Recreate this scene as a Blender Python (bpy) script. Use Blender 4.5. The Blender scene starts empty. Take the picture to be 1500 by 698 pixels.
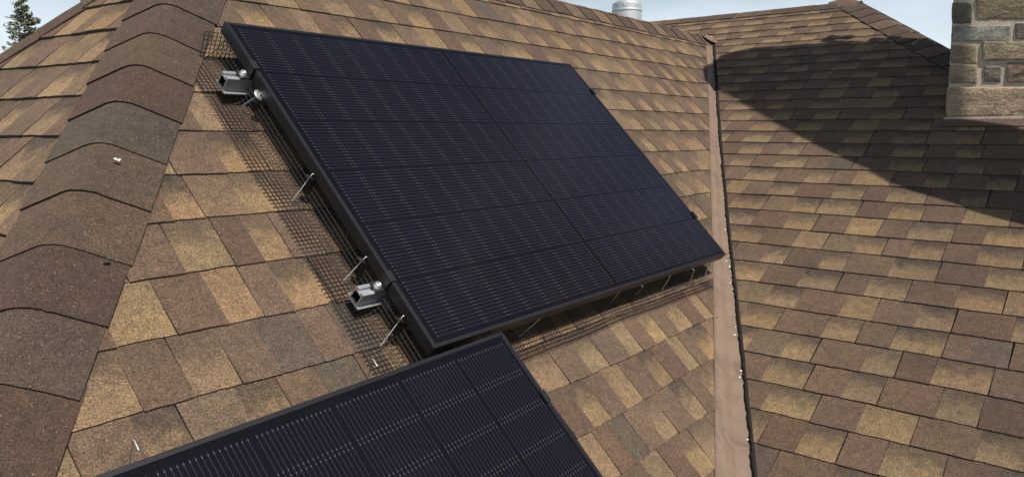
import bpy, math, random
from math import sin, cos, pi, sqrt, radians
from mathutils import Vector, Matrix

scene = bpy.context.scene
col = scene.collection
V = Vector
K = sqrt(0.5)

# ------------------------------------------------------------------ helpers
class MB:
    """collects faces (with optional per-corner uv and pigment) for ONE mesh"""
    def __init__(s):
        s.v = []; s.f = []; s.m = []; s.uv = []; s.pg = []; s.sm = []
    def face(s, pts, m=0, uv=None, pg=None, smooth=False):
        i = len(s.v)
        s.v.extend([tuple(p) for p in pts]); n = len(pts)
        s.f.append(tuple(range(i, i+n))); s.m.append(m); s.sm.append(smooth)
        s.uv.extend(uv if uv else [(0, 0)]*n)
        s.pg.extend([pg]*n if pg else [(.1, .1, .1, 0)]*n)
    def grid(s, rows, m=0, uvs=None, pg=None, smooth=True):
        """shared-vertex grid from a list of rows of points"""
        i = len(s.v); w = len(rows[0])
        for r in rows: s.v.extend([tuple(p) for p in r])
        for a in range(len(rows)-1):
            for b in range(w-1):
                s.f.append((i+a*w+b, i+a*w+b+1, i+(a+1)*w+b+1, i+(a+1)*w+b))
                s.m.append(m); s.sm.append(smooth)
                if uvs: s.uv.extend([uvs[a][b], uvs[a][b+1], uvs[a+1][b+1], uvs[a+1][b]])
                else: s.uv.extend([(0, 0)]*4)
                s.pg.extend([pg or (.1, .1, .1, 0)]*4)
    def box(s, c, ax, ay, az, m=0):
        """c centre, ax/ay/az half-extent vectors"""
        c, ax, ay, az = V(c), V(ax), V(ay), V(az)
        q = lambda i, j, k: c+ax*i+ay*j+az*k
        for pts in ([(-1,-1,1),(1,-1,1),(1,1,1),(-1,1,1)], [(-1,1,-1),(1,1,-1),(1,-1,-1),(-1,-1,-1)],
                    [(-1,-1,-1),(1,-1,-1),(1,-1,1),(-1,-1,1)], [(1,1,-1),(-1,1,-1),(-1,1,1),(1,1,1)],
                    [(1,-1,-1),(1,1,-1),(1,1,1),(1,-1,1)], [(-1,1,-1),(-1,-1,-1),(-1,-1,1),(-1,1,1)]):
            s.face([q(*p) for p in pts], m)
    def tube(s, pts, r, n=4, m=0, caps=True, smooth=True):
        pts = [V(p) for p in pts]; rows = []
        up = V((0.31, 0.52, 0.79))
        for i, p in enumerate(pts):
            d = (pts[min(i+1, len(pts)-1)]-pts[max(i-1, 0)]).normalized()
            a = d.cross(up).normalized(); b = d.cross(a)
            rr = r[i] if isinstance(r, (list, tuple)) else r
            rows.append([p+(a*cos(2*pi*k/n)+b*sin(2*pi*k/n))*rr for k in range(n+1)])
        s.grid(rows, m, smooth=smooth)
        if caps:
            s.face(rows[0][:-1][::-1], m); s.face(rows[-1][:-1], m)
    def lathe(s, base, axis, prof, n=32, m=0):
        """prof: list of (radius, height)"""
        base, axis = V(base), V(axis).normalized()
        a = axis.orthogonal().normalized(); b = axis.cross(a)
        rows = [[base+axis*hh+(a*cos(2*pi*k/n)+b*sin(2*pi*k/n))*r for k in range(n+1)] for r, hh in prof]
        s.grid(rows, m)
    def build(s, name, mats, parent=None, bevel=0):
        me = bpy.data.meshes.new(name)
        me.from_pydata(s.v, [], s.f)
        if not isinstance(mats, (list, tuple)): mats = [mats]
        for x in mats: me.materials.append(x)
        me.polygons.foreach_set('material_index', s.m)
        me.polygons.foreach_set('use_smooth', s.sm)
        ul = me.uv_layers.new(name='UVMap')
        ul.data.foreach_set('uv', [c for t in s.uv for c in t])
        ca = me.color_attributes.new('pigment', 'FLOAT_COLOR', 'CORNER')
        ca.data.foreach_set('color', [c for t in s.pg for c in t])
        me.update()
        o = bpy.data.objects.new(name, me); col.objects.link(o)
        if parent:
            o.parent = parent
            o.matrix_parent_inverse = Matrix.Translation(-V(parent.location))
        if bevel:
            b = o.modifiers.new('bevel', 'BEVEL'); b.width = bevel; b.segments = 2; b.limit_method = 'ANGLE'
        return o

def tag(o, label=None, cat=None, group=None, kind=None):
    if label: o['label'] = label
    if cat: o['category'] = cat
    if group: o['group'] = group
    if kind: o['kind'] = kind
    return o

def empty(name, loc, label, cat, group=None):
    o = bpy.data.objects.new(name, None); col.objects.link(o)
    o.location = loc; o.empty_display_size = .1
    return tag(o, label, cat, group)

class Frame:
    def __init__(s, o, ex, ey, en): s.o, s.ex, s.ey, s.en = V(o), V(ex), V(ey), V(en)
    def P(s, a, b, n=0): return s.o+s.ex*a+s.ey*b+s.en*n
    def uv(s, p): d = V(p)-s.o; return d.dot(s.ex), d.dot(s.ey)

# ------------------------------------------------------------------ materials
def mat(name):
    m = bpy.data.materials.new(name); m.use_nodes = True
    nt = m.node_tree; b = nt.nodes['Principled BSDF']
    return m, nt, b
def node(nt, t, **kw):
    n = nt.nodes.new(t)
    for k, x in kw.items(): setattr(n, k, x)
    return n
def link(nt, a, b): nt.links.new(a, b)
def math_n(nt, op, a, b=None, c=None, clamp=False):
    n = node(nt, 'ShaderNodeMath', operation=op, use_clamp=clamp)
    for i, x in enumerate((a, b, c)):
        if x is None: continue
        if isinstance(x, (int, float)): n.inputs[i].default_value = x
        else: link(nt, x, n.inputs[i])
    return n.outputs[0]
def ramp(nt, fac, stops):
    n = node(nt, 'ShaderNodeValToRGB'); e = n.color_ramp.elements
    while len(e) < len(stops): e.new(.5)
    for i, (p, c) in enumerate(stops):
        e[i].position = p; e[i].color = c if len(c) == 4 else (*c, 1)
    link(nt, fac, n.inputs['Fac']); return n.outputs['Color']
def mix(nt, fac, a, b, bt='MIX'):
    n = node(nt, 'ShaderNodeMix', data_type='RGBA', blend_type=bt)
    for s, x in ((n.inputs[0], fac), (n.inputs[6], a), (n.inputs[7], b)):
        if isinstance(x, (int, float)): s.default_value = x
        elif isinstance(x, (tuple, list)): s.default_value = (*x[:3], 1)
        else: link(nt, x, s)
    return n.outputs[2]
def noise(nt, scale, detail=2, rough=.5, vec=None, dist=0):
    n = node(nt, 'ShaderNodeTexNoise'); n.inputs['Scale'].default_value = scale
    n.inputs['Detail'].default_value = detail; n.inputs['Roughness'].default_value = rough
    n.inputs['Distortion'].default_value = dist
    if vec: link(nt, vec, n.inputs['Vector'])
    return n.outputs['Fac']
def coord(nt): return node(nt, 'ShaderNodeTexCoord').outputs['Object']
def bump(nt, b, hgt, strength, dist):
    n = node(nt, 'ShaderNodeBump'); n.inputs['Strength'].default_value = strength
    n.inputs['Distance'].default_value = dist
    link(nt, hgt, n.inputs['Height']); link(nt, n.outputs[0], b.inputs['Normal'])

def m_shingle():
    m, nt, b = mat('asphalt_shingle_granules')
    tc = coord(nt)
    at = node(nt, 'ShaderNodeAttribute', attribute_name='pigment')
    uv = node(nt, 'ShaderNodeUVMap'); sep = node(nt, 'ShaderNodeSeparateXYZ'); link(nt, uv.outputs[0], sep.inputs[0])
    # printed dark blend band at the head of the golden tabs
    nb = noise(nt, 26, 3, .65, tc)
    v = math_n(nt, 'ADD', sep.outputs['Y'], math_n(nt, 'MULTIPLY', math_n(nt, 'SUBTRACT', nb, .5), .9))
    mr = node(nt, 'ShaderNodeMapRange', interpolation_type='SMOOTHSTEP')
    mr.inputs['From Min'].default_value = .22; mr.inputs['From Max'].default_value = .95
    link(nt, v, mr.inputs['Value'])
    band = math_n(nt, 'MULTIPLY', mr.outputs[0], at.outputs['Alpha'])
    c = mix(nt, band, at.outputs['Color'], (.064, .048, .038))
    # slow weathering
    wn = noise(nt, 3.2, 4, .6, tc)
    c = mix(nt, 1, c, ramp(nt, wn, [(.3, (.84, .84, .86)), (.7, (1.14, 1.12, 1.08))]), 'MULTIPLY')
    mt_ = noise(nt, 42, 3, .6, tc)
    c = mix(nt, 1, c, ramp(nt, mt_, [(.32, (.82, .82, .83)), (.68, (1.18, 1.17, 1.14))]), 'MULTIPLY')
    # granules: mixed dark and light grains
    g1 = noise(nt, 300, 2, .7, tc)
    c = mix(nt, 1, c, ramp(nt, g1, [(.30, (.42, .42, .43)), (.5, (.97, .97, .97)), (.68, (1.70, 1.66, 1.58))]), 'MULTIPLY')
    vo = node(nt, 'ShaderNodeTexVoronoi'); vo.inputs['Scale'].default_value = 230; link(nt, tc, vo.inputs['Vector'])
    sp = node(nt, 'ShaderNodeSeparateColor'); link(nt, vo.outputs['Color'], sp.inputs[0])
    core = math_n(nt, 'LESS_THAN', vo.outputs['Distance'], .34)
    lightg = math_n(nt, 'MULTIPLY', math_n(nt, 'GREATER_THAN', sp.outputs[0], .90), core)
    c = mix(nt, math_n(nt, 'MULTIPLY', lightg, math_n(nt, 'MULTIPLY', sp.outputs[2], .55)), c, (.40, .30, .235))
    darkg = math_n(nt, 'MULTIPLY', math_n(nt, 'GREATER_THAN', sp.outputs[1], .72), math_n(nt, 'LESS_THAN', vo.outputs['Distance'], .5))
    c = mix(nt, math_n(nt, 'MULTIPLY', darkg, .42), c, (.030, .026, .026))
    link(nt, c, b.inputs['Base Color'])
    b.inputs['Roughness'].default_value = .82
    b.inputs['Specular IOR Level'].default_value = .3
    b.inputs['Diffuse Roughness'].default_value = .9
    b.inputs['Sheen Weight'].default_value = .05; b.inputs['Sheen Roughness'].default_value = .45
    b.inputs['Sheen Tint'].default_value = (1, .86, .70, 1)
    hh = math_n(nt, 'ADD', g1, math_n(nt, 'MULTIPLY', noise(nt, 60, 2, .5, tc), .6))
    bump(nt, b, hh, .55, .004)
    return m

def m_simple(name, c, rough=.6, metal=0, spec=.5, nscale=0, namt=.15, bstr=0, bscale=80, coat=0):
    m, nt, b = mat(name)
    if nscale:
        tc = coord(nt)
        f = noise(nt, nscale, 4, .6, tc)
        cc = mix(nt, f, tuple(x*(1-namt) for x in c), tuple(min(1, x*(1+namt)) for x in c))
        link(nt, cc, b.inputs['Base Color'])
        if bstr: bump(nt, b, noise(nt, bscale, 3, .6, tc), bstr, .01)
    else: b.inputs['Base Color'].default_value = (*c, 1)
    b.inputs['Roughness'].default_value = rough; b.inputs['Metallic'].default_value = metal
    b.inputs['Specular IOR Level'].default_value = spec; b.inputs['Coat Weight'].default_value = coat
    return m

def m_cells():
    """monocrystalline half-cut cells under textured glass; UV in metres, u along the long side"""
    m, nt, b = mat('half_cut_cells_under_glass')
    uv = node(nt, 'ShaderNodeUVMap'); sep = node(nt, 'ShaderNodeSeparateXYZ'); link(nt, uv.outputs[0], sep.inputs[0])
    U, W = sep.outputs['X'], sep.outputs['Y']
    M = lambda *a, **k: math_n(nt, *a, **k)
    # mirror about the mid gap : distance from the middle
    d = M('ABSOLUTE', M('SUBTRACT', U, .861))
    hc = M('DIVIDE', M('SUBTRACT', d, .0105), .0914)             # half-cell index
    inU = M('MULTIPLY', M('GREATER_THAN', hc, 0), M('LESS_THAN', hc, 9))
    hf = M('MULTIPLY', M('FRACT', hc), .0914)                   # metres inside the half cell
    e = M('MINIMUM', hf, M('SUBTRACT', .0914, hf))              # distance to nearest cell end
    r = M('DIVIDE', M('SUBTRACT', W, .0185), .1829)
    inV = M('MULTIPLY', M('GREATER_THAN', r, 0), M('LESS_THAN', r, 6))
    rf = M('MULTIPLY', M('FRACT', r), .1829)
    re = M('MINIMUM', rf, M('SUBTRACT', .1829, rf))
    inside = M('MULTIPLY', inU, inV)
    cell = M('MULTIPLY', M('MULTIPLY', M('GREATER_THAN', e, .0007), M('GREATER_THAN', re, .0009)), inside)
    # sixteen round wires per cell
    j = M('DIVIDE', M('SUBTRACT', rf, .0094), .01095)
    inw = M('MULTIPLY', M('GREATER_THAN', j, -.5), M('LESS_THAN', j, 15.5))
    jd = M('MULTIPLY', M('ABSOLUTE', M('SUBTRACT', M('FRACT', M('ADD', j, .5)), .5)), .01095)
    wire = M('MULTIPLY', M('MULTIPLY', M('LESS_THAN', jd, .00050), inw), inside)
    dot = M('MULTIPLY', M('MULTIPLY', M('LESS_THAN', jd, .00125), M('LESS_THAN', M('ABSOLUTE', M('SUBTRACT', e, .0052)), .0017)), M('MULTIPLY', inw, inside))
    # no solder pads show beside the outer end and the mid gap as strongly
    tc = coord(nt)
    wn = noise(nt, 700, 1, .5, tc)
    big = noise(nt, 1.7, 2, .5, tc)
    cellc = mix(nt, big, (.0034, .0032, .0078), (.0050, .0046, .0108))
    c = mix(nt, cell, (.0036, .0035, .0062), cellc)
    c = mix(nt, M('MULTIPLY', wire, M('MULTIPLY_ADD', wn, .5, .35)), c, (.060, .054, .058))
    c = mix(nt, M('MULTIPLY', dot, .95), c, (.085, .072, .066))
    # the mid gap ribbon, black
    gap = M('LESS_THAN', M('ABSOLUTE', M('SUBTRACT', U, .861)), .0075)
    c = mix(nt, gap, c, (.0035, .0035, .0050))
    link(nt, c, b.inputs['Base Color'])
    b.inputs['Roughness'].default_value = .6
    b.inputs['Specular IOR Level'].default_value = .03
    b.inputs['Coat Weight'].default_value = 1; b.inputs['Coat IOR'].default_value = 1.27
    dust = noise(nt, 5, 4, .6, tc)
    link(nt, math_n(nt, 'MULTIPLY_ADD', dust, .10, .10), b.inputs['Coat Roughness'])
    return m

def m_flashing():
    m, nt, b = mat('brown_painted_valley_metal')
    tc = coord(nt)
    f = noise(nt, 9, 5, .65, tc, .6)
    c = ramp(nt, f, [(.25, (.150, .104, .076)), (.55, (.200, .143, .107)), (.8, (.228, .170, .131))])
    # water stains and dirt runs with a shape of their own
    st = noise(nt, 5.5, 6, .7, tc, 1.6)
    c = mix(nt, ramp(nt, st, [(.56, (0, 0, 0)), (.66, (.8, .8, .8))]), c, (.105, .076, .060))
    sp = noise(nt, 140, 2, .5, tc)
    c = mix(nt, ramp(nt, sp, [(.70, (0, 0, 0)), (.74, (.5, .5, .5))]), c, (.10, .08, .07))
    link(nt, c, b.inputs['Base Color'])
    b.inputs['Roughness'].default_value = .55; b.inputs['Specular IOR Level'].default_value = .35
    bump(nt, b, noise(nt, 7, 3, .5, tc), .25, .01)
    return m

def m_stone():
    m, nt, b = mat('rough_sandstone')
    tc = coord(nt)
    at = node(nt, 'ShaderNodeAttribute', attribute_name='pigment')
    mp = node(nt, 'ShaderNodeMapping'); mp.inputs['Scale'].default_value = (1, 1, 2.4); link(nt, tc, mp.inputs[0])
    n1 = noise(nt, 11, 6, .68, mp.outputs[0], .5)
    c = mix(nt, 1, at.outputs['Color'], ramp(nt, n1, [(.28, (.52, .50, .50)), (.5, (.98, .97, .95)), (.72, (1.42, 1.38, 1.30))]), 'MULTIPLY')
    n2 = noise(nt, 75, 4, .7, tc)
    c = mix(nt, 1, c, ramp(nt, n2, [(.3, (.72, .72, .73)), (.65, (1.2, 1.2, 1.18))]), 'MULTIPLY')
    n3 = noise(nt, 4.0, 5, .7, mp.outputs[0], 1.2)
    c = mix(nt, ramp(nt, n3, [(.56, (0, 0, 0)), (.66, (.7, .7, .7))]), c, (.085, .072, .062))
    link(nt, c, b.inputs['Base Color']); b.inputs['Roughness'].default_value = .93
    b.inputs['Specular IOR Level'].default_value = .2
    bump(nt, b, math_n(nt, 'ADD', n1, math_n(nt, 'MULTIPLY', n2, .35)), .6, .018)
    return m

M_SH = m_shingle()
M_CELL = m_cells()
M_FRAME = m_simple('black_anodised_frame', (.013, .013, .016), .40, .0, .4, 30, .2)
M_BACK = m_simple('black_backsheet', (.008, .008, .01), .7)
M_ALU = m_simple('mill_aluminium', (.46, .48, .51), .42, .7, .5, 40, .12)
M_STEEL = m_simple('stainless_steel', (.66, .64, .60), .42, .7, .5)
M_MESH = m_simple('black_coated_wire', (.018, .016, .015), .55)
M_RUB = m_simple('black_plastic_washer', (.014, .014, .015), .45)
M_FLASH = m_flashing()
M_MORT = m_simple('buff_mortar', (.62, .54, .43), .95, 0, .2, 34, .22, .6, 160)
M_STONE = m_stone()
M_LEAD = m_simple('brown_step_flashing', (.16, .12, .10), .6, 0, .3, 30, .2)
M_GALV = m_simple('galvanised_sheet', (.62, .65, .68), .52, .65, .5, 12, .16)
M_CAULK = m_simple('white_sealant', (.68, .66, .62), .6)
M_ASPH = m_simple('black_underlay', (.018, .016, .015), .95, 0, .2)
M_BARK = m_simple('spruce_bark', (.07, .05, .038), .95, 0, .2, 20, .4)
M_GRND = m_simple('lawn_ground', (.060, .075, .030), .95, 0, .1, .3, .4)
def m_needles():
    m, nt, b = mat('spruce_needles')
    at = node(nt, 'ShaderNodeAttribute', attribute_name='pigment')
    link(nt, at.outputs['Color'], b.inputs['Base Color'])
    b.inputs['Roughness'].default_value = .75; b.inputs['Specular IOR Level'].default_value = .2
    return m
M_NEED = m_needles()

# pigments (base colours of the granule blends)
TAN = [(.222, .154, .087), (.212, .147, .083), (.202, .143, .086), (.228, .154, .084), (.200, .142, .085)]
BROWN = [(.116, .076, .053), (.126, .083, .057), (.106, .069, .050), (.134, .090, .063), (.122, .083, .059)]
OLIVE = [(.158, .112, .070), (.142, .104, .068), (.168, .120, .074)]
GREY = [(.098, .076, .059), (.086, .066, .052)]
def jit(c, rnd, s=.08):
    k = 1+rnd.uniform(-s, s); return tuple(x*k*(1+rnd.uniform(-.03, .03)) for x in c)

# ------------------------------------------------------------------ roof planes
Q = math.atan(.4961)
F_MAIN = Frame((0, 0, 0), (1, 0, 0), (0, K, K), (0, -K, K))
F_WING = Frame((1.897, 0, 0), (0, -1, 0), (cos(Q), 0, sin(Q)), (-sin(Q), 0, cos(Q)))
HIP0 = V((-.395, .596, .596)); HIPD = V((.574, .579, .579)).normalized()
a6 = radians(6)
hL = V((-sin(a6), cos(a6), 0))
nL = HIPD.cross(hL).normalized()
if nL.z < 0: nL = -nL
upL = nL.cross(hL).normalized()
if upL.z < 0: upL = -upL
F_LEFT = Frame(HIP0, -hL, upL, nL)
RIDGE_Z = 1.315
PEAK = HIP0+HIPD*((RIDGE_Z-HIP0.z)/HIPD.z)
BH_P = V((-.245, 1.70, 0)); BH_P.z = HIP0.z-((BH_P-HIP0).x*nL.x+(BH_P-HIP0).y*nL.y)/nL.z
BH_D = (PEAK-BH_P).normalized()            # back hip, pointing up
WR_S = 1.54/sin(Q); WR_X = 1.897+1.54/.4961  # wing ridge
WH_D = V((.97, .80, .481)).normalized()     # wing hip pointing up
WH_TOP = V((WR_X, .36, 1.54))

def clip_poly(poly, n, c):
    """keep points p with p.n <= c (2D)"""
    out = []; L = len(poly)
    for i in range(L):
        p, q = poly[i], poly[(i+1) % L]
        dp, dq = p[0]*n[0]+p[1]*n[1]-c, q[0]*n[0]+q[1]*n[1]-c
        if dp <= 0: out.append(p)
        if (dp < 0 < dq) or (dq < 0 < dp):
            t = dp/(dp-dq); out.append((p[0]+(q[0]-p[0])*t, p[1]+(q[1]-p[1])*t))
    return out

def half_plane(p, q, inside):
    nx, ny = -(q[1]-p[1]), q[0]-p[0]
    l = math.hypot(nx, ny); nx, ny = nx/l, ny/l
    c = nx*p[0]+ny*p[1]
    if nx*inside[0]+ny*inside[1] > c: nx, ny, c = -nx, -ny, -c
    return (nx, ny), c

def shingles(name, fr, E, b0, k0, k1, a0, a1, clips, seed, parent, coursecut=None, units=None, flip=False, tsc=1.0, wsc=1.0, gap=(.0012, .0028)):
    rnd = random.Random(seed); mb = MB()
    for k in range(k0, k1):
        yk = b0+k*E; a = a0-rnd.uniform(0, .3); prev = 0
        ph = rnd.uniform(0, 6.28); ph2 = rnd.uniform(0, 6.28)
        wav = lambda x: .0030*sin(2.3*x+ph)+.0020*sin(7.1*x+ph2)
        cl = list(clips)
        if coursecut: cl += coursecut(yk, E)
        while a < a1:
            # one unit: brown tooth, golden tooth, then a seam
            t = rnd.random()
            if t < .84: ps = [('b', rnd.uniform(.075, .135)), ('t', rnd.uniform(.075, .130))]
            elif t < .92: ps = [('o', rnd.uniform(.08, .13)), ('t', rnd.uniform(.08, .12))]
            elif t < .96: ps = [('t', rnd.uniform(.12, .16))]
            else: ps = [('b', rnd.uniform(.06, .10)), ('g', rnd.uniform(.07, .12))]
            if flip: ps = ps[::-1]
            for kind, w in ps:
                w *= wsc; alpha = 0
                if kind == 'b': pg = jit(rnd.choice(BROWN), rnd); alpha = rnd.choice([0, 0, .25])
                elif kind == 't': pg = jit(rnd.choice(TAN), rnd); alpha = rnd.uniform(.70, 1.0) if rnd.random() < .85 else .25
                elif kind == 'o': pg = jit(rnd.choice(OLIVE), rnd); alpha = rnd.choice([0, .35])
                else: pg = jit(rnd.choice(GREY), rnd)
                tb = (.0064 if kind in 'bg' else .0049)*tsc+rnd.uniform(0, .0010)
                lift = .003*tsc if rnd.random() < .04 else 0
                top = yk+E+.010
                skew = rnd.uniform(-.002, .002)
                n = max(2, int(w/.022)); pts = []
                for i in range(n+1):
                    x = a+w*i/n
                    pts.append((x, yk+wav(x)+rnd.uniform(-.0015, .0015)+(.0020 if kind in 'to' else 0)))
                pts += [(a+w+skew, top), (a+skew, top)]
                poly = pts
                for nrm, c in cl:
                    poly = clip_poly(poly, nrm, c)
                    if len(poly) < 3: break
                if len(poly) >= 3:
                    H = lambda p: max(.0006, (tb+lift*(.5+.5*sin(9*p[0])))*(1-(p[1]-yk)/(E+.010)))
                    tp = [fr.P(p[0], p[1], H(p)) for p in poly]
                    lo = [fr.P(p[0], p[1], -.004) for p in poly]
                    mb.face(tp, 0, [((p[0]-a)/w, (p[1]-yk)/E) for p in poly], (*pg, alpha))
                    L = len(poly)
                    for i in range(L):
                        j = (i+1) % L
                        if poly[i][1] > yk+E and poly[j][1] > yk+E: continue
                        butt = abs(poly[i][1]-poly[j][1]) < abs(poly[i][0]-poly[j][0])
                        mb.face([lo[i], lo[j], tp[j], tp[i]], 0, None,
                                (.100, .076, .056, 0) if butt else (.022, .019, .017, 0))
                a += w
            a += rnd.uniform(*gap) if rnd.random() < .85 else .0003
    return mb.build(name, M_SH, parent)

def sheet(name, pts, m, parent=None):
    mb = MB(); mb.face(pts, 0); return mb.build(name, m, parent)

house = empty('house', (2.0, 1.0, -5.0),
              'house roof of brown and golden asphalt shingles with a stone chimney', 'house')

# --- main slope
FOLD = ((4.461, 1.799), (.9244, -.6825))
hipA = F_MAIN.uv(HIP0); hipB = F_MAIN.uv(PEAK)
def inset(h, d): return h[0], h[1]-d
clips_main = [inset(half_plane(hipA, hipB, (2, 0)), .05), inset(half_plane(FOLD[0], FOLD[1], (0, 0)), .025), ((0, 1), 1.855)]
s_main = shingles('roof_slope', F_MAIN, .145, -.19, -11, 15, -2.6, 4.9, clips_main, 11, house)
# --- left hip end
lh = F_LEFT.uv
clips_left = [inset(half_plane(lh(HIP0), lh(PEAK), lh(HIP0+V((-1, 1, 0)))), .05), inset(half_plane(lh(BH_P), lh(PEAK), lh(HIP0+hL*.5)), .04)]
EL = .1025/upL.z
s_left = shingles('roof_slope', F_LEFT, EL, (.568-.596)/upL.z, -12, 9, -3.4, 1.6, clips_left, 23, house, flip=True, tsc=1.35)
# --- wing slope; its shingles are cut along the valley by hand (cut line: slope distance, y)
CUT = [(3.6, 1.56), (2.889, 1.250), (2.148, .920), (1.224, .511), (.251, .068), (-.475, -.271), (-1.072, -.547), (-2.4, -1.15)]
def cut_y(s):
    for (s0, y0), (s1, y1) in zip(CUT, CUT[1:]):
        if s >= s1: return y1+(y0-y1)*(s-s1)/(s0-s1)
    return CUT[-1][1]
crnd = random.Random(5)
def wing_cut(yk, E):
    if yk > 2.93: return [((-1, 0), 3.4)]
    j = crnd.uniform(-.006, .006)
    return [half_plane((-cut_y(yk)-j, yk), (-cut_y(yk+E)-j, yk+E), (3, yk))]
whA = F_WING.uv(WH_TOP); whB = F_WING.uv(WH_TOP-WH_D*2)
clips_wing = [((0, 1), WR_S-.005), half_plane(whA, whB, (0, 0))]
s_wing = shingles('roof_slope', F_WING, .140, .05, -14, 25, -3.5, 3.4, clips_wing, 37, house, coursecut=wing_cut, wsc=1.28, gap=(.0026, .0046))

# decking under the shingles (one part per slope), plus the slopes that fall away behind
dk = MB()
dk.face([F_MAIN.P(-2.318, -1.9, -.006), F_MAIN.P(-.811, -1.9, -.006), F_MAIN.P(4.55, 1.86, -.006), F_MAIN.P(hipB[0], 1.86, -.006)])
dk.face([HIP0-HIPD*2.4-nL*.006, PEAK-nL*.006, PEAK-BH_D*2.6-nL*.006])
w = F_WING.P
dk.face([w(-3.4, WR_S, -.006), w(-.36, WR_S, -.006), w(*whB, -.006), w(whB[0]+(whA[0]-whB[0])*(-1.8-whB[1])/(whA[1]-whB[1]), -1.8, -.006), w(.85, -1.8, -.006), w(-1.315, 2.93, -.006), w(-3.4, 2.93, -.006)])
dk.build('roof_deck', M_ASPH, house)
bk = MB()
def back(pts): bk.face(pts, 0, None, (.12, .085, .062, .2))
back([PEAK, V((4.9, RIDGE_Z, RIDGE_Z)), V((4.9, 3.2, -.57)), V((PEAK.x-1.2, 3.2, -.57)), PEAK-BH_D*2.2])
back([V((WR_X, .36, 1.54)), V((WR_X+3.4, .36, -.15)), V((WR_X+3.4, 3.4, -.15)), V((WR_X, 3.4, 1.54))])
back([WH_TOP, WH_TOP-WH_D*3.4, WH_TOP-WH_D*3.4+V((6.6, 0, 0))])
back([V((4.55, 1.3, 1.25)), V((WR_X, 1.3, 1.54)), V((WR_X, 3.4, 1.54)), V((1.9, 3.4, 0))])
tag(bk.build('roof_slope', M_SH, house))

# --- cap shingles along hips and ridges
def caps(name, base, d, dirA, dirB, nA, nB, wA, wB, r, ts, E, cols, seed, t_off=.003, lap=.035):
    rnd = random.Random(seed); mb = MB()
    ws = [-wA, -wA*.66, -r*1.4] + [-r+2*r*i/10 for i in range(11)] + [r*1.4, wB*.66, wB]
    def pt(wv, t, n):
        wob = 0
        if wv <= -r: p = dirA*(-wv); nn = nA
        elif wv >= r: p = dirB*wv; nn = nB
        else:
            u = (wv+r)/(2*r); p = dirA*r*(1-u)**2+dirB*r*u*u; nn = (nA*(1-u)+nB*u).normalized()
        return base+d*t+p+nn*n
    for i, t in enumerate(ts):
        pg = jit(cols[i % len(cols)], rnd, .05); al = 0
        sh = rnd.uniform(-.006, .006); tb = t_off+rnd.uniform(0, .002)
        jj = [rnd.uniform(-.0013, .0013) for _ in ws]
        r0 = [pt(x+sh, t+jj[q], tb+.008) for q, x in enumerate(ws)]
        r1 = [pt(x+sh, t+(E+lap)*.5, tb*.62+.008) for x in ws]
        r2 = [pt(x+sh, t+E+lap, .006) for x in ws]
        rl = [pt(x+sh, t+jj[q], .002) for q, x in enumerate(ws)]
        mb.grid([r0, r1, r2], 0, [[(q/len(ws), 0) for q in range(len(ws))]]*3, (*pg, al))
        mb.grid([rl, r0], 0, None, (.03, .025, .022, 0), smooth=False)
        for sd in (0, -1):
            mb.face([pt(ws[sd]+sh, t, -.002), pt(ws[sd]+sh, t+E+lap, -.002), r2[sd], r0[sd]], 0, None, (.03, .025, .022, 0))
    return mb.build(name, M_SH, house)

nM = F_MAIN.en
aM = HIPD.cross(nM).normalized()
if aM.x < 0: aM = -aM
aL = HIPD.cross(nL).normalized()
if aL.dot(V((-1, 1, 0))) < 0: aL = -aL
CD = (.066, .042, .032); CG = (.074, .053, .040); CB = (.079, .055, .040); CP = (.071, .046, .035); CGR = (.069, .053, .041)
# uphill order of the caps as they lie
hipcols = [CG, CD, CB, CG, CD, CB, CG, CD, CGR, CG, CD, CB, CD, CB, CP, CG, CB, CD]
caps('hip_cap', HIP0, HIPD, aL, aM, nL, nM, .150, .145, .038, [-.402+.1685*i for i in range(-9, 11)], .1685, [CG, CP, CB, CG, CD, CG, CD, CG, CD, CB, CG, CGR, CD, CB, CP, CG, CB, CD, CB, CG], 3)
nBk = V((0, K, K))
aB1 = BH_D.cross(nL).normalized()
if aB1.dot(V((1, -1, 0))) < 0: aB1 = -aB1
nB2 = BH_D.cross(V((1, 0.4, 0))).normalized()
if nB2.z < 0: nB2 = -nB2
aB2 = BH_D.cross(nB2).normalized()
if aB2.z > 0: aB2 = -aB2
caps('hip_cap', BH_P, BH_D, aB2, aB1, nB2, nL, .13, .13, .05, [-1.7+.168*i for i in range(15)], .168, [CB, CG, CB, CP], 4)
caps('ridge_cap', V((0, RIDGE_Z, RIDGE_Z)), V((1, 0, 0)), V((0, K, -K)), V((0, -K, -K)), nBk, nM, .14, .14, .05,
     [PEAK.x+.05+.150*i for i in range(28)], .150, [CB, OLIVE[1], CB, CG, BROWN[3]], 6)
wA_ = F_WING.ey; nW = F_WING.en
caps('ridge_cap', V((WR_X, .30, 1.54)), V((0, 1, 0)), V((cos(Q), 0, -sin(Q))), -wA_, V((sin(Q), 0, cos(Q))), nW, .14, .14, .05,
     [.02+.160*i for i in range(19)], .160, [BROWN[3], CB, CG, CB, BROWN[0]], 7)
aW = WH_D.cross(nW).normalized()
if aW.dot(V((-1, 1, 0))) < 0: aW = -aW
nE = V((0, -.6, 1)).normalized()
nE = (nE-WH_D*nE.dot(WH_D)).normalized()
aE = WH_D.cross(nE).normalized()
if aE.dot(V((1, -1, 0))) < 0: aE = -aE
caps('hip_cap', WH_TOP-WH_D*.02, WH_D, aW, aE, nW, nE, .15, .15, .05, [-2.9+.168*i for i in range(18)], .168, [CB, BROWN[3], CB, CG], 8)

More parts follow.
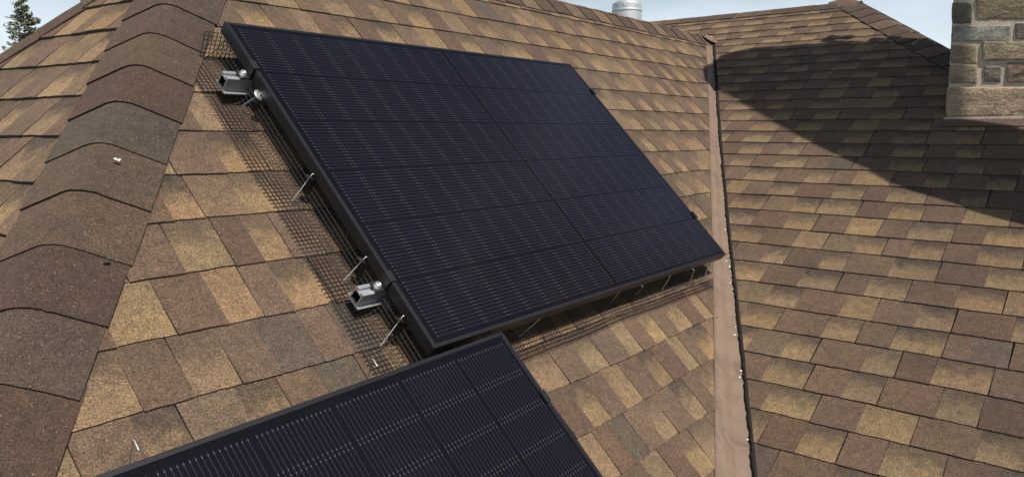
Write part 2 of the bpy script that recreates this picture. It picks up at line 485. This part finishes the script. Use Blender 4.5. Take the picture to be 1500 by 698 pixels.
# --- valley flashing
LEFTE = [(4.46, 1.86), (4.351, 1.784), (3.349, 1.079), (2.555, .534), (1.760, -.016), (1.217, -.383), (.826, -.641), (-.6, -1.60)]
fl = MB(); rowsL = []; rnd = random.Random(9)
dense = []
for (x0_, y0_), (x1_, y1_) in zip(LEFTE, LEFTE[1:]):
    for i in range(6): dense.append((x0_+(x1_-x0_)*i/6, y0_+(y1_-y0_)*i/6))
dense.append(LEFTE[-1])
rows = []
for (x, y) in dense:
    fx = FOLD[1][0]+(FOLD[0][0]-FOLD[1][0])*(y-FOLD[1][1])/(FOLD[0][1]-FOLD[1][1])
    jx = rnd.uniform(-.002, .002)
    p0 = F_MAIN.P(x+jx, y, .003); p1 = F_MAIN.P(x+jx, y, .0112)
    p2 = F_MAIN.P(x+(fx-x)*.5, y-.01, .0105); p3 = F_MAIN.P(fx-.015, y-.004, .0100)
    # the fold, and the strip that runs up under the wing shingles
    fz = y*K
    s = fz/sin(Q)
    p4 = V((fx+.012, fz, fz+.0105)); p5 = F_WING.P(-fz+.0, s+.0, .002)
    p6 = F_WING.P(-(cut_y(s)-.012), s+.004, -.001)
    rows.append([p0, p1, p2, p3, p4, p6])
fl.grid(rows, 0)
flash = fl.build('valley_flashing', M_FLASH, house)
# lap seams of the metal, and sealant dabs along the cut edge
for (y, bow) in ((1.10, .05), (.66, .05), (-.20, .0)):
    fx = FOLD[1][0]+(FOLD[0][0]-FOLD[1][0])*(y-FOLD[1][1])/(FOLD[0][1]-FOLD[1][1])
    lx = LEFTE[-1][0]
    for (xa, ya), (xb, yb) in zip(LEFTE, LEFTE[1:]):
        if yb <= y+bow <= ya: lx = xb+(xa-xb)*(y+bow-yb)/(ya-yb)
    pp = []
    for i in range(9):
        t = i/8
        pp.append(F_MAIN.P(lx+(fx-lx)*t+.01, y+bow*(1-t)**1.6, .0112-.004*t))
    sm = MB(); sm.tube(pp, .0011, 4); sm.build('lap_seam', M_ASPH, flash)
rnd = random.Random(14)
def blob(c, n, r, rnd):
    n = V(n).normalized(); a = n.orthogonal().normalized(); b = n.cross(a)
    ring = [V(c)+(a*cos(k*pi/4)+b*sin(k*pi/4))*r*rnd.uniform(.6, 1.2) for k in range(8)]
    topc = V(c)+n*r*.45
    mid = [p*.5+topc*.5+n*r*.18 for p in ring]
    sl = MB(); sl.grid([ring+[ring[0]], mid+[mid[0]], [topc]*9], 0); sl.build('sealant_dab', M_CAULK, flash)
for s_, m_, r_ in ((.02, 3, .006), (-.02, 2, .005), (-.09, 2, .005), (-.16, 1, .005), (-.42, 2, .005), (-.62, 1, .006), (-.68, 1, .007), (-.92, 1, .007), (.30, 1, .006)):
    for k in range(m_):
        ss = s_+rnd.uniform(-.03, .03)
        blob(F_WING.P(-cut_y(ss)-.018+rnd.uniform(-.012, .006), ss, .003), nW, r_*rnd.uniform(.6, 1.1), rnd)
# dark strip that paints in the gap shadow along the hand-cut edge
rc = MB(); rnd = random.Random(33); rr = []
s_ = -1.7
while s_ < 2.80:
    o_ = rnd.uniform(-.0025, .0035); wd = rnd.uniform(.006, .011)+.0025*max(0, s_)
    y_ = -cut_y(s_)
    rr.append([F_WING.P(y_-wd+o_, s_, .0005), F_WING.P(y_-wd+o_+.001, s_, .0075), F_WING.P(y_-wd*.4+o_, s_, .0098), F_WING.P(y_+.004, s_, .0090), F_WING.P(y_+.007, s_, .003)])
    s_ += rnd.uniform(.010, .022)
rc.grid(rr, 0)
rc.build('gap_shade_strip', M_ASPH, flash)

# loose curled shingle corner at the head of the valley
cs = MB(); rr = []
for i in range(7):
    t = i/6
    rr.append([F_MAIN.P(4.30+.16*t, 1.86-.10*t-.05*j, .012+.03*t*t+.012*j) for j in range(3)])
cs.grid(rr, 0, None, (.20, .14, .085, 0))
cs.build('curled_shingle', M_SH, house)

# --- chimney of rough stone: mortar core and proud stones
CX = 3.20
cm = MB()
def prism(poly, y0, y1, lean=0):
    """poly in (x, z); extruded from y0 (far) to y1 (near)"""
    f = [V((x, y0+lean*(z-.66), z)) for x, z in poly]; g = [V((x, y1+lean*(z-.66), z)) for x, z in poly]
    cm.face(f, 0); cm.face(g[::-1], 0)
    L = len(poly)
    for i in range(L):
        j = (i+1) % L; cm.face([f[j], f[i], g[i], g[j]], 0)
prism([(CX-.0165, .25), (4.02, .25), (4.02, 1.60), (3.88, 2.2), (3.86, 2.45), (3.90, 2.75), (3.84, 3.0), (3.70, 3.18), (3.50, 3.09), (3.35, 3.05), (CX-.0165, 2.82)], -.606, -1.06, .06)
STC = {'brown': (.31, .240, .176), 'tan': (.40, .328, .242), 'grey': (.40, .380, .345), 'dark': (.20, .178, .146), 'pale': (.36, .32, .26)}
srnd = random.Random(41)
west = lambda o, y, z: V((CX-o, y, z))
south = lambda o, y, z: V((CX-.016+(-.60-y), -1.06+.06*(z-.66)-o+.0165, z))
def stone(quad, colr, d=.024, jag=.0045, face=west):
    """quad: four (y, z) corners on the chimney face x = CX"""
    out = []
    for i in range(4):
        p, q = quad[i], quad[(i+1) % 4]
        L = math.hypot(q[0]-p[0], q[1]-p[1]); n = max(2, int(L/.022))
        for k in range(n):
            t = k/n; cj = .0035 if k == 0 else 0
            y = p[0]+(q[0]-p[0])*t; z = p[1]+(q[1]-p[1])*t
            cy_ = sum(c[0] for c in quad)/4; cz_ = sum(c[1] for c in quad)/4
            dl = math.hypot(y-cy_, z-cz_)
            sh = (cj+srnd.uniform(0, jag))/max(dl, .01)
            out.append((y+(cy_-y)*sh, z+(cz_-z)*sh))
    n = len(out); cy_ = sum(p[0] for p in out)/n; cz_ = sum(p[1] for p in out)/n
    rings = []
    lev = [(0, 0), (.80, .0), (.97, .004), (1.03, .012), (1.06, .22), (1.02, .42), (1.06, .62), (1.03, .82), (1.04, 1.0)]
    tilt = srnd.uniform(-.006, .006)
    for dd, ins in lev:
        ring = []
        for (y, z) in out:
            dl = math.hypot(y-cy_, z-cz_)
            if ins < .3: f = min(.9, ins/max(dl, .02))
            else: f = ins
            yy, zz = y+(cy_-y)*f, z+(cz_-z)*f
            rough = srnd.uniform(-.0035, .0035) if .8 < dd and ins < 1 else 0
            ring.append(face(.006+d*dd*.62-rough*.10-tilt*(zz-cz_)*8*(dd > .5), yy, zz))
        rings.append(ring+[ring[0]])
    cm.grid(rings, 1, None, (*jit(STC[colr], srnd, .1), 0), smooth=False)
stones = [
 ([(-.577, 1.108), (-.668, 1.100), (-.656, 1.203), (-.565, 1.213)], 'dark'),
 ([(-.681, 1.119), (-.890, 1.101), (-.877, 1.210), (-.668, 1.232)], 'brown'),
 ([(-.584, 1.022), (-.844, 1.004), (-.835, 1.081), (-.575, 1.102)], 'grey'),
 ([(-.850, 1.014), (-.960, 1.009), (-.950, 1.087), (-.841, 1.093)], 'dark'),
 ([(-.592, .915), (-.713, .909), (-.702, 1.001), (-.581, 1.009)], 'brown'),
 ([(-.597, .821), (-.725, .816), (-.715, .907), (-.587, .914)], 'tan'),
 ([(-.727, .924), (-.960, .911), (-.950, 1.001), (-.716, 1.016)], 'tan'),
 ([(-.746, .821), (-.823, .818), (-.814, .899), (-.736, .903)], 'dark'),
 ([(-.840, .815), (-.990, .810), (-.980, .906), (-.828, .913)], 'brown'),
 ([(-.601, .660), (-1.02, .654), (-1.00, .789), (-.585, .804)], 'tan')]
for q_, c_ in stones: stone(q_, c_, .030 if c_ == 'tan' else .024)
z = 1.235; names = list(STC)
while z < 2.7:
    hgt = srnd.uniform(.08, .14); y = -.572+.06*(z-1.2)
    while y > -1.03:
        wd = min(srnd.uniform(.10, .26), y+1.066)
        if wd < .07: break
        stone([(y, z), (y-wd, z), (y-wd, z+hgt), (y, z+hgt)], srnd.choice(names)); y -= wd+.016
    z += hgt+.016
z = .66
while z < 1.22:
    hgt = srnd.uniform(.09, .15); y = -1.03
    while y > -1.03:
        wd = min(srnd.uniform(.10, .22), y+1.066)
        if wd < .07: break
        stone([(y, z), (y-wd, z), (y-wd, z+hgt), (y, z+hgt)], srnd.choice(names)); y -= wd+.016
    z += hgt+.016
z = .35
while z < 2.95:
    hgt = srnd.uniform(.09, .15); y = -.605
    while y > -1.40:
        wd = min(srnd.uniform(.12, .28), y+1.42)
        if wd < .07: break
        stone([(y, z), (y-wd, z), (y-wd, z+hgt), (y, z+hgt)], srnd.choice(names), face=south); y -= wd+.016
    z += hgt+.016
chim = cm.build('chimney', [M_MORT, M_STONE], house)
chim['label'] = 'rough brown sandstone chimney with buff mortar at the right edge'
# pale mortar bead and the step flashing at its foot
fm = MB()
fm.box((CX-.018, -.83, .650), (.009, 0, 0), (0, .235, -.005), (0, 0, .0080))
fm.build('mortar_bead', M_MORT, chim)
ff = MB(); fr_ = F_WING
rr = [[fr_.P(a_, b_, n_) for a_ in (.598, .70, .80, .90, 1.06)] for b_, n_ in ((1.352, .008), (1.354, .0110), (1.445, .0110))]
ff.grid(rr, 0, None, (.118, .082, .064, .1), smooth=False)
ff.face([fr_.P(.598, 1.352, .002), fr_.P(.598, 1.352, .0110), fr_.P(.598, 1.445, .0110), fr_.P(.598, 1.445, .002)], 0, None, (.05, .04, .03, 0))
ff.build('foot_shingle', M_SH, chim)
# added out-of-frame slab, no real chimney, shaped to shade the wing slope
cm = MB()
prism([(1.98, -.1), (2.772, -.1), (2.772, 4.54), (2.60, 3.95), (2.447, 3.417), (2.315, 2.90), (2.232, 2.50), (2.155, 2.257), (2.11, 1.82), (2.084, 1.60), (2.07, 1.375), (2.03, .5)], -1.90, -1.98, 0)
cm.build('chimney', [M_MORT, M_STONE], house)  # added shade slab, not a real chimney

# --- galvanised vent pipe behind the ridge
vp_ = MB(); vb = V((3.99, 1.75, .80)); R0 = .113
prof = [(R0, 0), (R0, .672), (R0+.0035, .676), (R0+.0035, .684), (R0, .688), (R0, .728), (R0-.003, .732), (R0-.010, .733), (R0-.030, .750), (.001, .756)]
vp_.lathe(vb, (0, 0, 1), prof, 72); vp_.sm = [False]*len(vp_.sm)
vent = vp_.build('vent_pipe', M_GALV, house)
for a_ in (200, 250, 300):
    d_ = V((cos(radians(a_)), sin(radians(a_)), 0))
    sc_ = MB(); sc_.lathe(vb+V((0, 0, .712))+d_*R0, d_, [(.006, 0), (.006, .003), (.001, .004)], 8)
    sc_.build('screw', M_STEEL, vent)
vf = MB(); vf.lathe(vb, (0, 0, 1), [(.22, .02), (.19, .09), (R0+.006, .20), (R0, .22)], 32); vf.build('flashing_collar', M_GALV, vent)

# ------------------------------------------------------------------ solar panels
PT = .120                                    # height of the panel face above the roof
F_PAN = Frame(F_MAIN.P(0, 0, PT), F_MAIN.ex, F_MAIN.ey, F_MAIN.en)
PL, PW = 1.722, 1.134
def panel(o_, ex, ey, label):
    """o_ corner in F_PAN coords; ex along the long side, ey along the short side"""
    en = F_PAN.en
    f = Frame(o_, ex, ey, en)
    root = empty('solar_panel', f.P(PL/2, PW/2, -.035), label, 'solar panel')
    fm = MB(); LIP = .0105; T = .035
    sgn = 1 if V(ex).cross(V(ey)).dot(en) > 0 else -1
    def ring(ins, n): return [f.P(ins, ins, n), f.P(PL-ins, ins, n), f.P(PL-ins, PW-ins, n), f.P(ins, PW-ins, n)]
    prof = [(.022, -T+.0015), (.022, -T), (0, -T), (0, -.0012), (.0012, 0), (LIP, 0), (LIP+.0008, -.0022)]
    rows = [ring(i_, n_) for i_, n_ in prof]
    for r0, r1 in zip(rows, rows[1:]):
        for i in range(4):
            j = (i+1) % 4
            q = [r0[i], r0[j], r1[j], r1[i]]
            fm.face(q if sgn > 0 else q[::-1], 0)
    # inner wall of the channel
    r0, r1 = ring(.0018, -T), ring(.0018, -.004)
    for i in range(4):
        j = (i+1) % 4; fm.face([r0[i], r0[j], r1[j], r1[i]], 0)
    # fine mitre lines at the corners
    fm.build('frame', M_FRAME, root)
    gm = MB()
    q = [(LIP-.002, LIP-.002), (PL-LIP+.002, LIP-.002), (PL-LIP+.002, PW-LIP+.002), (LIP-.002, PW-LIP+.002)]
    pts = [f.P(a_, b_, -.0018) for a_, b_ in q]
    gm.face(pts if sgn > 0 else pts[::-1], 0, q if sgn > 0 else q[::-1])
    pb = [f.P(a_, b_, -.0072) for a_, b_ in q]
    gm.face(pb[::-1] if sgn > 0 else pb, 1)
    gm.build('glass', [M_CELL, M_BACK], root)
    for t_ in (.25, .5, .75):
        jb = MB(); jb.box(f.P(PL*.5, PW*t_, -.017), V(ex)*.03, V(ey)*.025, en*.009)
        jb.build('junction_box', M_RUB, root)
    return root, f
panA, fA = panel(F_PAN.P(0, 0), F_PAN.ex, F_PAN.ey, 'large black solar panel laid landscape in the middle of the roof')
# the lower panel stands portrait: long side runs down the slope
TH = .0162
bu = F_PAN.ex*cos(TH)+F_PAN.ey*sin(TH); bv = F_PAN.ey*cos(TH)-F_PAN.ex*sin(TH)
panB, fB = panel(F_PAN.P(.2400, -.0128), -bv, -bu, 'black solar panel laid portrait at the bottom edge, below the landscape one')

# rails with clamps
def rail(y, xa, xb, label, left, right):
    P_ = lambda x, yy, n: F_PAN.P(x, yy, n)
    root = empty('mounting_rail', P_((xa+xb)/2, y, -.085), label, 'mounting rail', 'aluminium rails under the panels')
    m = MB(); ex, ey, en = F_PAN.ex, F_PAN.ey, F_PAN.en
    # hollow section: outline in (y, n), 34 mm wide, 44 mm high, with a slot on top and lips at the foot
    sec = [(-.026, -.0835), (.026, -.0835), (.026, -.0790), (.0175, -.0775), (.0165, -.060), (.0175, -.058), (.0165, -.055), (.0155, -.0375), (.006, -.0370), (.006, -.0440), (-.006, -.0440), (-.006, -.0370), (-.0155, -.0375), (-.0165, -.055), (-.0175, -.058), (-.0165, -.060), (-.0175, -.0775), (-.026, -.0790)]
    inner = [(-.0125, -.076), (.0125, -.076), (.0125, -.048), (-.0125, -.048)]
    L = len(sec)
    for i in range(L):
        j = (i+1) % L
        m.face([P_(xa, y+sec[i][0], sec[i][1]), P_(xb, y+sec[i][0], sec[i][1]), P_(xb, y+sec[j][0], sec[j][1]), P_(xa, y+sec[j][0], sec[j][1])], 0)
    for i in range(4):
        j = (i+1) % 4
        a_, b_ = inner[i], inner[j]
        m.face([P_(xa+.0003, y+a_[0], a_[1]), P_(xa+.11, y+a_[0], a_[1]), P_(xa+.11, y+b_[0], b_[1]), P_(xa+.0003, y+b_[0], b_[1])], 1)
    # end walls round the cavity
    for x in (xa, xb):
        for a_ in ([(-.026, -.0835), (.026, -.0835), (.0175, -.076), (-.0175, -.076)],
                   [(-.0175, -.076), (-.0125, -.076), (-.0125, -.048), (-.016, -.048)],
                   [(.0125, -.076), (.0175, -.076), (.016, -.048), (.0125, -.048)],
                   [(-.016, -.048), (-.006, -.048), (-.006, -.037), (-.0155, -.0375)],
                   [(.006, -.048), (.016, -.048), (.0155, -.0375), (.006, -.037)],
                   [(-.006, -.048), (.006, -.048), (.006, -.044), (-.006, -.044)]):
            m.face([P_(x, y+p[0], p[1]) for p in a_], 0)
    m.build('rail', [M_ALU, M_BACK], root)
    if left is not None:
        x = left
        c = MB()
        c.box(P_(x-.016, y, -.034), ex*.017, ey*.0155, en*.0022)
        c.box(P_(x-.0045, y, -.0165), ex*.0022, ey*.0155, en*.0165)
        c.box(P_(x+.003, y, .0025), ex*.009, ey*.0155, en*.0022)
        c.build('end_clamp', M_RUB, root, .0008)
        b = MB()
        b.lathe(P_(x-.019, y, -.0318), en, [(.0105, 0), (.0105, .0018), (.0085, .002), (.0085, .0085), (.0070, .010), (.0035, .0095), (.0035, .006), (.0005, .006)], 12)
        b.build('bolt', M_ALU, root)
        f_ = MB()     # adhesive-pad foot block under the rail end
        f_.box(P_(.085, y, -.0990), ex*.05, ey*.034, en*.0150)
        f_.build('roof_foot', M_ALU, root, .002)
        f2 = MB()
        f2.box(P_(.085, y+.030, -.066), ex*.016, ey*.0035, en*.024)
        f2.box(P_(.085, y-.030, -.066), ex*.016, ey*.0035, en*.024)
        f2.build('bracket', M_ALU, root, .0015)
    if right is not None:
        x = right
        c = MB()
        c.box(P_(x+.0045, y, -.0165), ex*.0028, ey*.017, en*.0165)
        c.box(P_(x-.003, y, .0028), ex*.009, ey*.017, en*.0026)
        c.box(P_(x+.014, y, -.032), ex*.014, ey*.017, en*.003)
        c.build('end_clamp', M_RUB, root, .0008)
    return root
rail(.955, -.070, 1.74, 'aluminium rail whose end shows at the upper left corner of the landscape solar panel', 0, 1.722)
rail(.215, -.070, 1.74, 'aluminium rail whose end shows near the lower left corner of the landscape solar panel', 0, 1.722)
rail(-.2165, -1.0, .272, 'rail whose small end pokes out of the right side of the portrait solar panel', None, .2367)

# ------------------------------------------------------------------ wire mesh skirts
def mesh_skirt(profile, along, a0, a1, label, pitch=.0127, r=.00105, wave=0, endcut=None, seed=1):
    """profile: list of (off, depth) across; along(a, off, depth) -> point"""
    rnd = random.Random(seed); m = MB()
    segs = [0]
    for p, q in zip(profile, profile[1:]): segs.append(segs[-1]+math.hypot(q[0]-p[0], q[1]-p[1]))
    def at(s):
        s = min(s, segs[-1])
        for i in range(len(segs)-1):
            if s <= segs[i+1]+1e-9:
                t = (s-segs[i])/(segs[i+1]-segs[i])
                return profile[i][0]+(profile[i+1][0]-profile[i][0])*t, profile[i][1]+(profile[i+1][1]-profile[i][1])*t
    nl = int(segs[-1]/pitch); na = int((a1-a0)/pitch)
    def wv(a, s):
        k = s/segs[-1]
        return wave*k*(sin(6.1*a+seed)+.6*sin(14.3*a+2*seed)), wave*.7*k*(sin(9.7*a+1.3*seed)+.5*sin(23*a))
    def pt(a, s):
        o, d = at(s); wo, wd = wv(a, s)
        return along(a, o+wo, min(d+wd*.5, .1135))
    ends = lambda a: endcut(a) if endcut else segs[-1]
    for i in range(na+1):
        a = a0+i*pitch; e = min(segs[-1], ends(a)); n = max(2, int(e/.012))
        if e < .02: continue
        m.tube([pt(a, e*k/n) for k in range(n+1)], r, 4, caps=False)
    for j in range(nl+1):
        s = j*pitch; run = []
        n = int((a1-a0)/.02)
        for k in range(n+1):
            a = a0+(a1-a0)*k/n
            if s <= ends(a)+1e-6: run.append(pt(a, s))
            else:
                if len(run) > 1: m.tube(run, r, 4, caps=False)
                run = []
        if len(run) > 1: m.tube(run, r, 4, caps=False)
    o = m.build('wire_mesh', M_MESH)
    return tag(o, label, 'wire mesh', 'black wire mesh skirts round the panels')
pf = [(-.030, .037), (-.012, .043), (-.001, .060), (.006, .084), (.018, .103), (.036, .1115), (.106, .1130)]
skL = mesh_skirt(pf, lambda a, o, d: F_PAN.P(-o+.018*(a > .1)*max(0, (.35-a))*0, a, -d), -.02, 1.115, 'black wire mesh skirt along the left side of the landscape solar panel', wave=.004, seed=2)
pfb = [(-.030, .037), (-.012, .043), (-.001, .060), (.005, .084), (.013, .102), (.028, .1110), (.078, .1130)]
skB = mesh_skirt(pfb, lambda a, o, d: F_PAN.P(a, -o, -d), .10, 1.665, 'black wire mesh skirt along the lower side of the landscape solar panel', wave=.003, seed=5)
pft = [(.010, .037), (.006, .060), (-.002, .085), (-.010, .1125)]
skT = mesh_skirt(pft, lambda a, o, d: F_PAN.P(a, 1.118+o, -d), -.047, .30, 'black wire mesh flap at the upper left corner of the landscape solar panel', wave=.003, seed=7)
pf2 = [(-.030, .037), (-.006, .050), (.004, .075), (.012, .098), (.026, .110), (.034, .111)]
skC = mesh_skirt(pf2, lambda a, o, d: F_PAN.P(a, -.0128+TH*(a-.24)+o, -d), -.90, .05, 'black wire mesh skirt poking out above the top edge of the portrait panel', wave=.004, seed=9)

# ------------------------------------------------------------------ clips: a steel rod hooked to the frame with a round black washer
CL = [
      (-.000, .880, -.021, .903, 'uppermost on the left side of the landscape panel'),
      (-.003, .583, -.044, .559, 'halfway down the left side of the landscape panel'),
      (-.003, .302, -.044, .288, 'just above the lower rail end left of the panel'),
      (-.003, .117, -.053, .088, 'just below the lower rail end left of the panel'),
      (-.153, .034, -.132, .022, 'above the top edge of the portrait panel'),
      (-.683, .022, -.678, .009, 'alone near the bottom left edge of the photo'),
      (.445, -.002, .409, -.006, 'under the landscape panel next to the portrait panel corner'),
      (.888, -.001, .907, -.003, 'under the landscape panel just right of its middle seam'),
      (1.043, -.007, 1.085, -.004, "short, second right of the landscape panel's middle seam"),
      (1.255, -.003, 1.262, -.019, "leftmost of three near the landscape panel's right corner"),
      (1.449, -.010, 1.463, -.038, "middle of three near the landscape panel's right corner"),
      (1.586, -.007, 1.591, -.046, "nearest the landscape panel's right corner")]
for i, (xa, ya, xb, yb, lab) in enumerate(CL):
    A_, B_ = F_PAN.P(xa, ya, -.030), F_PAN.P(xb, yb, -.098)
    root = empty('mesh_clip', B_, 'thin steel clip '+lab, 'clip', 'steel clips holding the wire mesh')
    m = MB(); d_ = (B_-A_).normalized()
    side = F_PAN.ex if i >= 6 else F_PAN.ey
    inw = F_PAN.ey if i >= 6 else F_PAN.ex
    if i in (4, 5): inw = -F_PAN.ey
    hook = [A_+inw*.022+F_PAN.en*.0015-side*.022*(i >= 6), A_+inw*.004+F_PAN.en*.002-side*.010*(i >= 6), A_, A_+d_*.012]
    m.tube(hook+[A_+(B_-A_)*.6, B_], .0014, 6)
    m.build('rod', M_STEEL, root)
    if i < 4:
        w_ = MB()
        nn = (d_*.8+(-inw)*.6).normalized()
        w_.lathe(A_+d_*.010-nn*.0, -d_, [(.001, .0015), (.004, .0035), (.0155, .001), (.0165, -.0005), (.0155, -.0015), (.001, -.001)], 20)
        w_.build('washer', M_ALU if i == 0 else M_RUB, root)

# ------------------------------------------------------------------ small litter on the shingles
dr = MB(); rnd = random.Random(3)
for k in range(5):
    p = F_MAIN.P(-.468+rnd.uniform(-.008, .008), .706+rnd.uniform(-.006, .006), .031)
    blob(p, F_MAIN.en, rnd.uniform(.003, .006), rnd) if False else None
for k in range(6):
    n_ = (nM+nL*.35).normalized()
    p = V((-.4265, .4923, .5206))+F_MAIN.ex*rnd.uniform(-.005, .005)+F_MAIN.ey*rnd.uniform(-.004, .004)
    bn = V(n_); a_ = bn.orthogonal().normalized(); b_ = bn.cross(a_); r_ = rnd.uniform(.0015, .0035)
    ring = [p+bn*.003+(a_*cos(q*pi/4)+b_*sin(q*pi/4))*r_*rnd.uniform(.6, 1.2) for q in range(8)]
    dr.grid([ring+[ring[0]], [p+bn*.006]*9], 0)
tag(dr.build('bird_dropping', M_CAULK), 'small white bird dropping on the hip cap shingles', 'bird dropping')
lf = MB(); p = V((-.5527, .3016, .3299))+nM*.004
lf.grid([[p+F_MAIN.ex*x+F_MAIN.ey*y_+nM*(.002+40*x*x) for x in (-.007, -.003, .003, .007)] for y_ in (-.004, 0, .004)], 0)
tag(lf.build('leaf_scrap', M_RUB), 'dark curled scrap of leaf lying on the hip cap shingles', 'leaf')

# ------------------------------------------------------------------ ground and tree
g = MB(); g.face([(-400, -400, -5.2), (400, -400, -5.2), (400, 400, -5.2), (-400, 400, -5.2)])
tag(g.build('ground', M_GRND), kind='structure')

def spruce(base, H_, R_, seed, label):
    rnd = random.Random(seed); base = V(base)
    root = empty('spruce_tree', base, label, 'tree')
    t = MB(); t.tube([base+V((0, 0, H_*k/8)) for k in range(9)], [max(.015, .16*(1-k/8)) for k in range(9)], 8)
    t.build('trunk', M_BARK, root)
    c = MB(); br = MB()
    z = H_*.30
    while z < H_-.05:
        fr = (H_-z)/H_; L0 = R_*(fr**.72)+.06
        n = 5+int(fr*7)
        for k in range(n):
            az = rnd.uniform(0, 2*pi); L = L0*rnd.uniform(.55, 1.15)
            d = V((cos(az), sin(az), rnd.uniform(.05, .45)-.5*fr)).normalized()
            o = base+V((0, 0, z+rnd.uniform(-.06, .06)))
            br.tube([o, o+d*L*.6, o+d*L+V((0, 0, .05*L))], [.012, .008, .004], 4, caps=False)
            m = max(8, int(L*52))
            tint = rnd.uniform(.75, 1.25)
            for q in range(m):
                tt = rnd.uniform(.12, 1.05)
                side = V((-d.y, d.x, 0)).normalized()*rnd.gauss(0, .16*L*(1.1-tt)+.035)
                p = o+d*L*tt+side+V((0, 0, rnd.gauss(-.02, .035)))
                s_ = rnd.uniform(.05, .10)
                dd = (d+side*2+V((rnd.gauss(0, .35), rnd.gauss(0, .35), rnd.gauss(.05, .3)))).normalized()
                e = dd.cross(V((rnd.gauss(0, 1), rnd.gauss(0, 1), rnd.gauss(0, 1)))).normalized()*s_*.34
                g_ = tint*rnd.uniform(.7, 1.3)
                c.face([p-dd*s_, p+e, p+dd*s_, p-e], 0, None, (.150*g_, .150*g_, .085*g_, 0))
        z += rnd.uniform(.09, .15)
    c.build('crown', M_NEED, root); br.build('branch', M_BARK, root)
    return root
spruce((8.95, 28.4, -5.2), 10.25, 2.3, 21, 'green spruce standing behind the roof at the upper left corner')

# ------------------------------------------------------------------ camera, light, sky
cam_d = bpy.data.cameras.new('camera'); cam = bpy.data.objects.new('camera', cam_d); col.objects.link(cam)
cam_d.sensor_width = 36; cam_d.sensor_fit = 'HORIZONTAL'; cam_d.lens = 1068.22/1500*36
cam_d.shift_y = 72.2/1500; cam_d.clip_end = 2000; cam_d.clip_start = .05
Rm = [[.6255, -.1642, .7627], [-.7802, -.1329, .6112], [.0010, -.9774, -.2112]]
mw = Matrix([[Rm[i][0], -Rm[i][1], -Rm[i][2]] for i in range(3)])
mw = mw.to_quaternion().to_matrix().to_4x4(); mw.translation = V((-1.1797, -1.2649, .5893))
cam.matrix_world = mw
scene.camera = cam

SUN = V((-.18, -.58, .79)).normalized()
sd = bpy.data.lights.new('sun', 'SUN'); so = bpy.data.objects.new('sun', sd); col.objects.link(so)
sd.energy = 4.5; sd.angle = radians(.53); sd.color = (1, .93, .83)
so.rotation_euler = SUN.to_track_quat('Z', 'Y').to_euler(); so.location = (0, -3, 9)

wd = bpy.data.worlds.new('World'); scene.world = wd; wd.use_nodes = True
nt = wd.node_tree; bg = nt.nodes['Background']
sky = node(nt, 'ShaderNodeTexSky', sky_type='NISHITA'); sky.sun_disc = False
sky.sun_elevation = math.asin(SUN.z); sky.sun_rotation = math.atan2(SUN.x, SUN.y) % (2*pi)
sky.air_density = 1.0; sky.dust_density = 1.2; sky.ozone_density = 1.0; sky.altitude = 200
# thin high cloud, and pale haze towards the horizon
tc = node(nt, 'ShaderNodeTexCoord'); mp = node(nt, 'ShaderNodeMapping'); mp.inputs['Scale'].default_value = (1, 1, 3.5)
link(nt, tc.outputs['Generated'], mp.inputs[0])
cn = noise(nt, 2.6, 6, .62, mp.outputs[0], .4)
se = node(nt, 'ShaderNodeSeparateXYZ'); link(nt, tc.outputs['Generated'], se.inputs[0])
hz = node(nt, 'ShaderNodeMapRange', interpolation_type='SMOOTHSTEP'); link(nt, se.outputs['Z'], hz.inputs['Value'])
for k_, v_ in (('From Min', .05), ('From Max', .42), ('To Min', .80), ('To Max', .06)): hz.inputs[k_].default_value = v_
cl = math_n(nt, 'MULTIPLY_ADD', math_n(nt, 'SUBTRACT', cn, .5), .9, hz.outputs[0], clamp=True)
c = mix(nt, cl, sky.outputs[0], (14.4, 16.4, 17.8))
link(nt, c, bg.inputs['Color']); bg.inputs['Strength'].default_value = .051

vs = scene.view_settings
vs.view_transform = 'Standard'; vs.look = 'None'; vs.exposure = .30; vs.gamma = 1; vs.use_curve_mapping = False
